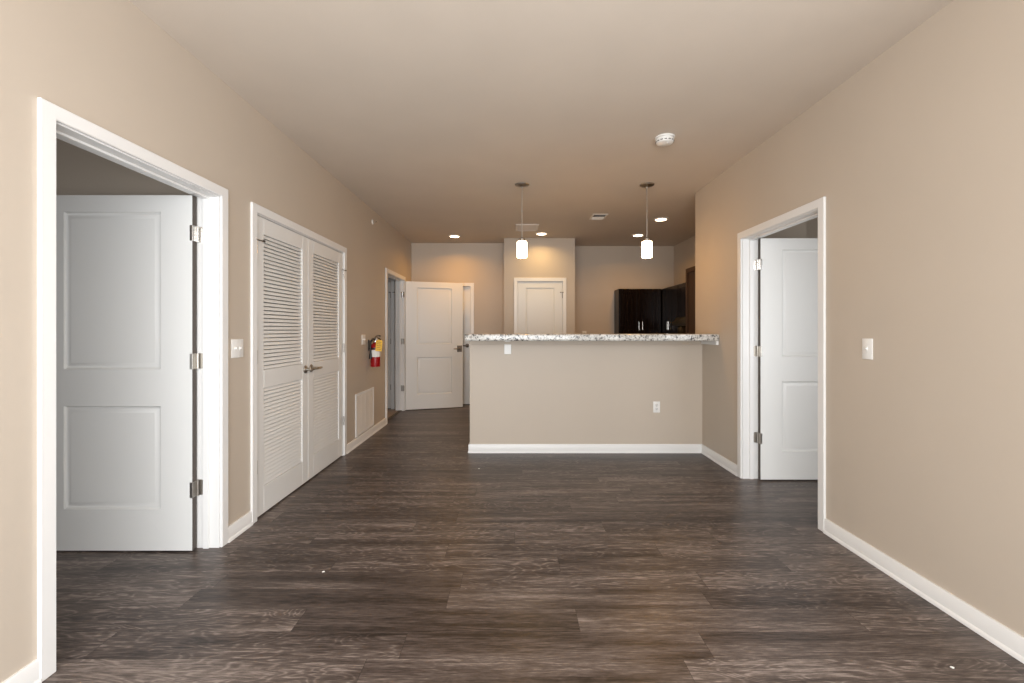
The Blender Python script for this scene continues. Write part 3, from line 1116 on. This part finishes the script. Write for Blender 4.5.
DL = [(-0.907, 6.88, 'lit recessed downlight over the hall in front of the open white door'),
      (0.442, 6.70, 'lit recessed downlight just in front of the pantry block'),
      (1.967, 5.83, 'lit recessed downlight nearest the viewer, right of the right pendant'),
      (1.943, 6.81, 'lit recessed downlight furthest back, left of the right pendant')]
dl0 = None
for (x, y, lab), watt in zip(DL, DOWN_W):
    if dl0 is None:
        dl0 = thing('recessed_downlight', (x, y, H), 0, lab, 'ceiling light', 'recessed downlights in the kitchen ceiling')
        bm = BM()
        lathe(bm, [(0.074, 0.0), (0.098, 0.0), (0.097, -0.004), (0.078, -0.011), (0.072, -0.011), (0.072, 0.0)], (x, y, H), n=44)
        obj('trim_ring', bm, M['plate'], dl0)
        bm = BM()
        lathe(bm, [(0.073, -0.008), (0.050, -0.014), (0, -0.016)], (x, y, H), n=40)
        obj('lens', bm, M['lens'], dl0)
    else:
        dup(dl0, (x, y, H), lab)
    area('downlight_lamp', (x, y, H - 0.0175), (0, 0, 0), 0.135, 0.135, watt, WARM_PANTRY if abs(x) < 0.5 else WARM, 'DISK', 150)

# smoke detector
sx, sy = 1.163, 3.36
sd = thing('smoke_detector', (sx, sy, H), 0, 'round white smoke detector on the ceiling', 'smoke detector')
bm = BM()
lathe(bm, [(0, 0), (0.074, 0), (0.075, -0.004), (0.073, -0.010), (0.0, -0.010)], (sx, sy, H), n=44)
obj('mounting_base', bm, M['plate'], sd)
bm = BM()
lathe(bm, [(0.0, -0.009), (0.060, -0.009), (0.060, -0.016), (0.066, -0.017), (0.067, -0.030), (0.060, -0.044), (0.045, -0.050), (0.0, -0.051)], (sx, sy, H), n=44)
cv = obj('cover', bm, M['plate'], sd)
bm = BM()
for k in range(14):
    a = 2 * PI * k / 14
    mm = Matrix.Translation((sx, sy, H - 0.034)) @ Matrix.Rotation(a, 4, 'Z')
    box(bm, (0.0625, -0.009, -0.003), (0.0665, 0.009, 0.003), 0, mm)
obj('vent_slots', bm, M['rubber'], cv)
bm = BM()
lathe(bm, [(0.012, -0.048), (0.012, -0.053), (0, -0.054)], (sx + 0.015, sy - 0.02, H), n=18)
obj('test_button', bm, M['white'], cv)

# supply register
vx, vy = 1.115, 5.70
vr = thing('ceiling_register', (vx, vy, H), 0, 'white ceiling air register with dark slots, left of the right pendant', 'vent')
bm = BM()
vw, vd, vf = 0.20, 0.27, 0.024
for a, b in (((-vw / 2, -vd / 2), (-vw / 2 + vf, vd / 2)), ((vw / 2 - vf, -vd / 2), (vw / 2, vd / 2)), ((-vw / 2 + vf, -vd / 2), (vw / 2 - vf, -vd / 2 + vf)), ((-vw / 2 + vf, vd / 2 - vf), (vw / 2 - vf, vd / 2))):
    box(bm, (vx + a[0], vy + a[1], H - 0.007), (vx + b[0], vy + b[1], H), 0.002)
obj('frame', bm, M['grille'], vr)
bm = BM()
box(bm, (vx - vw / 2 + vf, vy - vd / 2 + vf, H - 0.0015), (vx + vw / 2 - vf, vy + vd / 2 - vf, H - 0.0005))
obj('duct_shade_sheet', bm, M['duct_shade'], vr)  # flat dark sheet; shade inside the duct is put into its colour
bm = BM()
for k in (0, 2, 4, 6, 7, 8, 9, 10):
    y = vy - vd / 2 + vf + (vd - 2 * vf) * (k + 0.5) / 11
    s = 1 if k < 5 else -1
    box(bm, (vx - vw / 2 + vf, -0.009, -0.0006), (vx + vw / 2 - vf, 0.009, 0.0006), 0, Matrix.Translation((0, y, H - 0.008)) @ Matrix.Rotation(R(14 if s > 0 else -42), 4, 'X'))
obj('blades', bm, M['grille'], vr)

# square ceiling grille nearer the pantry
qx, qy, qw, qd = 0.205, 6.30, 0.325, 0.40
qr = thing('ceiling_grille', (qx, qy, H), 0, 'pale square ceiling grille behind the left pendant', 'vent')
bm = BM()
for a, b in (((-qw / 2, -qd / 2), (-qw / 2 + 0.025, qd / 2)), ((qw / 2 - 0.025, -qd / 2), (qw / 2, qd / 2)), ((-qw / 2 + 0.025, -qd / 2), (qw / 2 - 0.025, -qd / 2 + 0.025)), ((-qw / 2 + 0.025, qd / 2 - 0.025), (qw / 2 - 0.025, qd / 2))):
    box(bm, (qx + a[0], qy + a[1], H - 0.012), (qx + b[0], qy + b[1], H), 0.004)
obj('frame', bm, M['grille'], qr)
bm = BM()
box(bm, (qx - qw / 2 + 0.025, qy - qd / 2 + 0.025, H - 0.003), (qx + qw / 2 - 0.025, qy + qd / 2 - 0.025, H - 0.0005))
for k in range(16):
    y = qy - qd / 2 + 0.025 + (qd - 0.05) * (k + 0.5) / 16
    box(bm, (qx - qw / 2 + 0.025, y - 0.006, H - 0.008), (qx + qw / 2 - 0.025, y + 0.004, H - 0.003))
obj('louvers', bm, M['ceil'], qr)


# ------------------------------------------------------------------ kitchen cabinets
def cab_door(parent, mtx, wd, h, mat, handle, hz=0.13):
    """shaker door: X 0..wd, Z 0..h, face towards -y"""
    bm = BM()
    st = 0.058
    g = 0.0015
    t = 0.019
    box(bm, (g, -t, g), (st, 0, h - g), 0.002, mtx)
    box(bm, (wd - st, -t, g), (wd - g, 0, h - g), 0.002, mtx)
    box(bm, (st, -t, g), (wd - st, 0, st), 0.002, mtx)
    box(bm, (st, -t, h - st), (wd - st, 0, h - g), 0.002, mtx)
    box(bm, (st, -0.009, st), (wd - st, 0, h - st), 0, mtx)
    d = obj('door', bm, mat, parent)
    if handle is not None:
        x = 0.030 if handle == 'left' else wd - 0.030
        bm = BM()
        for z in (0.075, 0.075 + 0.096):
            tube(bm, [mtx @ Vector((x, -t, z)), mtx @ Vector((x, -t - 0.028, z))], 0.005, 10)
        tube(bm, [mtx @ Vector((x, -t - 0.028, 0.055)), mtx @ Vector((x, -t - 0.028, 0.055 + 0.136))], 0.0075, 12)
        obj('bar_pull', bm, M['chrome'], d)
    return d


def cabinet(name, label, lo, hi, face, splits, door_z, handles, mat, loc=None):
    """lo/hi carcass corners; face '-y' or '-x'; splits along the face"""
    c = thing(name, ((lo[0] + hi[0]) / 2, (lo[1] + hi[1]) / 2, lo[2]), 0, label, 'cabinet')
    bm = BM()
    box(bm, lo, hi, 0.0015)
    obj('carcass', bm, mat, c)
    for (a, b), hd in zip(splits, handles):
        if face == '-y':
            mtx = Matrix.Translation((a, lo[1], door_z[0]))
        else:
            mtx = Matrix.Translation((lo[0], b, door_z[0])) @ Matrix.Rotation(R(-90), 4, 'Z')
        cab_door(c, mtx, b - a, door_z[1] - door_z[0], mat, hd)
    return c


CZ0, CZ1 = 1.21, 1.962
cabinet('wall_cabinet', 'dark espresso two door cabinet hung on the far kitchen wall', (1.786, 7.40, CZ0), (2.50, YK, CZ1), '-y', [(1.80, 2.145), (2.145, 2.49)], (CZ0 + 0.004, CZ1 - 0.012), ('right', 'left'), M['espresso'])
cabinet('wall_cabinet', 'dark espresso two door cabinet in the far corner of the right kitchen wall', (2.52, 6.652, CZ0), (XK, YK, CZ1), '-x', [(6.66, 7.0), (7.0, 7.36)], (CZ0 + 0.004, CZ1 - 0.012), ('left', 'right'), M['espresso'])
cabinet('wall_cabinet', 'short dark espresso cabinet over the range hood on the right kitchen wall', (2.52, 5.90, 1.46), (XK, 6.65, CZ1), '-x', [(5.91, 6.275), (6.275, 6.64)], (1.464, CZ1 - 0.012), (None, None), M['espresso'])
cabinet('tall_cabinet', 'tall brown cabinet at the right end of the kitchen beside the wall edge', (2.215, Y_TURN + 0.02, 0), (XK - 0.005, 5.59, 2.05), '-x', [(Y_TURN + 0.015, 5.585)], (0.1, 2.045), ('left',), M['walnut'])
rh = thing('range_hood', (2.62, 6.275, 1.33), 0, 'slim black range hood under the short dark cabinet', 'range hood')
bm = BM()
prism(bm, [(0.36, 0.0), (0.0, 0.0), (0.0, 0.13), (0.36, 0.13), (0.42, 0.03), (0.42, 0.0)], Matrix.Translation((XK, 5.905, 1.33)) @ Matrix.Diagonal((-1, 1, 1, 1)), 0.74, 0.003)
obj('hood_shell', bm, M['black'], rh)
bm = BM()
lathe(bm, [(0, -0.006), (0.03, -0.005), (0.034, 0)], (2.66, 6.275, 1.33), n=20)
obj('hood_lamp', bm, M['hoodlamp'], rh)
area('range_hood_lamp', (2.66, 6.275, 1.318), (0, 0, 0), 0.06, 0.06, 2.0, (1.0, 0.55, 0.22), 'DISK')

# ------------------------------------------------------------------ scraps on the floor
for k, (x, y, lab) in enumerate(((1.655, 1.655, 'tiny white scrap on the floor near the right baseboard'), (-0.994, 2.31, 'tiny white scrap on the floor in front of the louvred doors'), (-0.306, 4.03, 'tiny white scrap on the floor before the left end of the bar'))):
    bm = BM()
    pts = []
    nn = 7
    for i in range(nn):
        a = 2 * PI * i / nn
        r = 0.0065 * random.uniform(0.6, 1.2)
        pts.append((r * math.cos(a) * 1.4, r * math.sin(a)))
    prism(bm, pts, Matrix.Translation((x, y, 0.0)) @ Matrix.Rotation(R(90), 4, 'X'), 0.002)
    bmesh.ops.translate(bm, vec=(0, 0, -min(v.co.z for v in bm.verts)), verts=bm.verts[:])
    tag(obj('paper_scrap', bm, M['paper']), lab, 'scrap', 'white scraps on the floor')
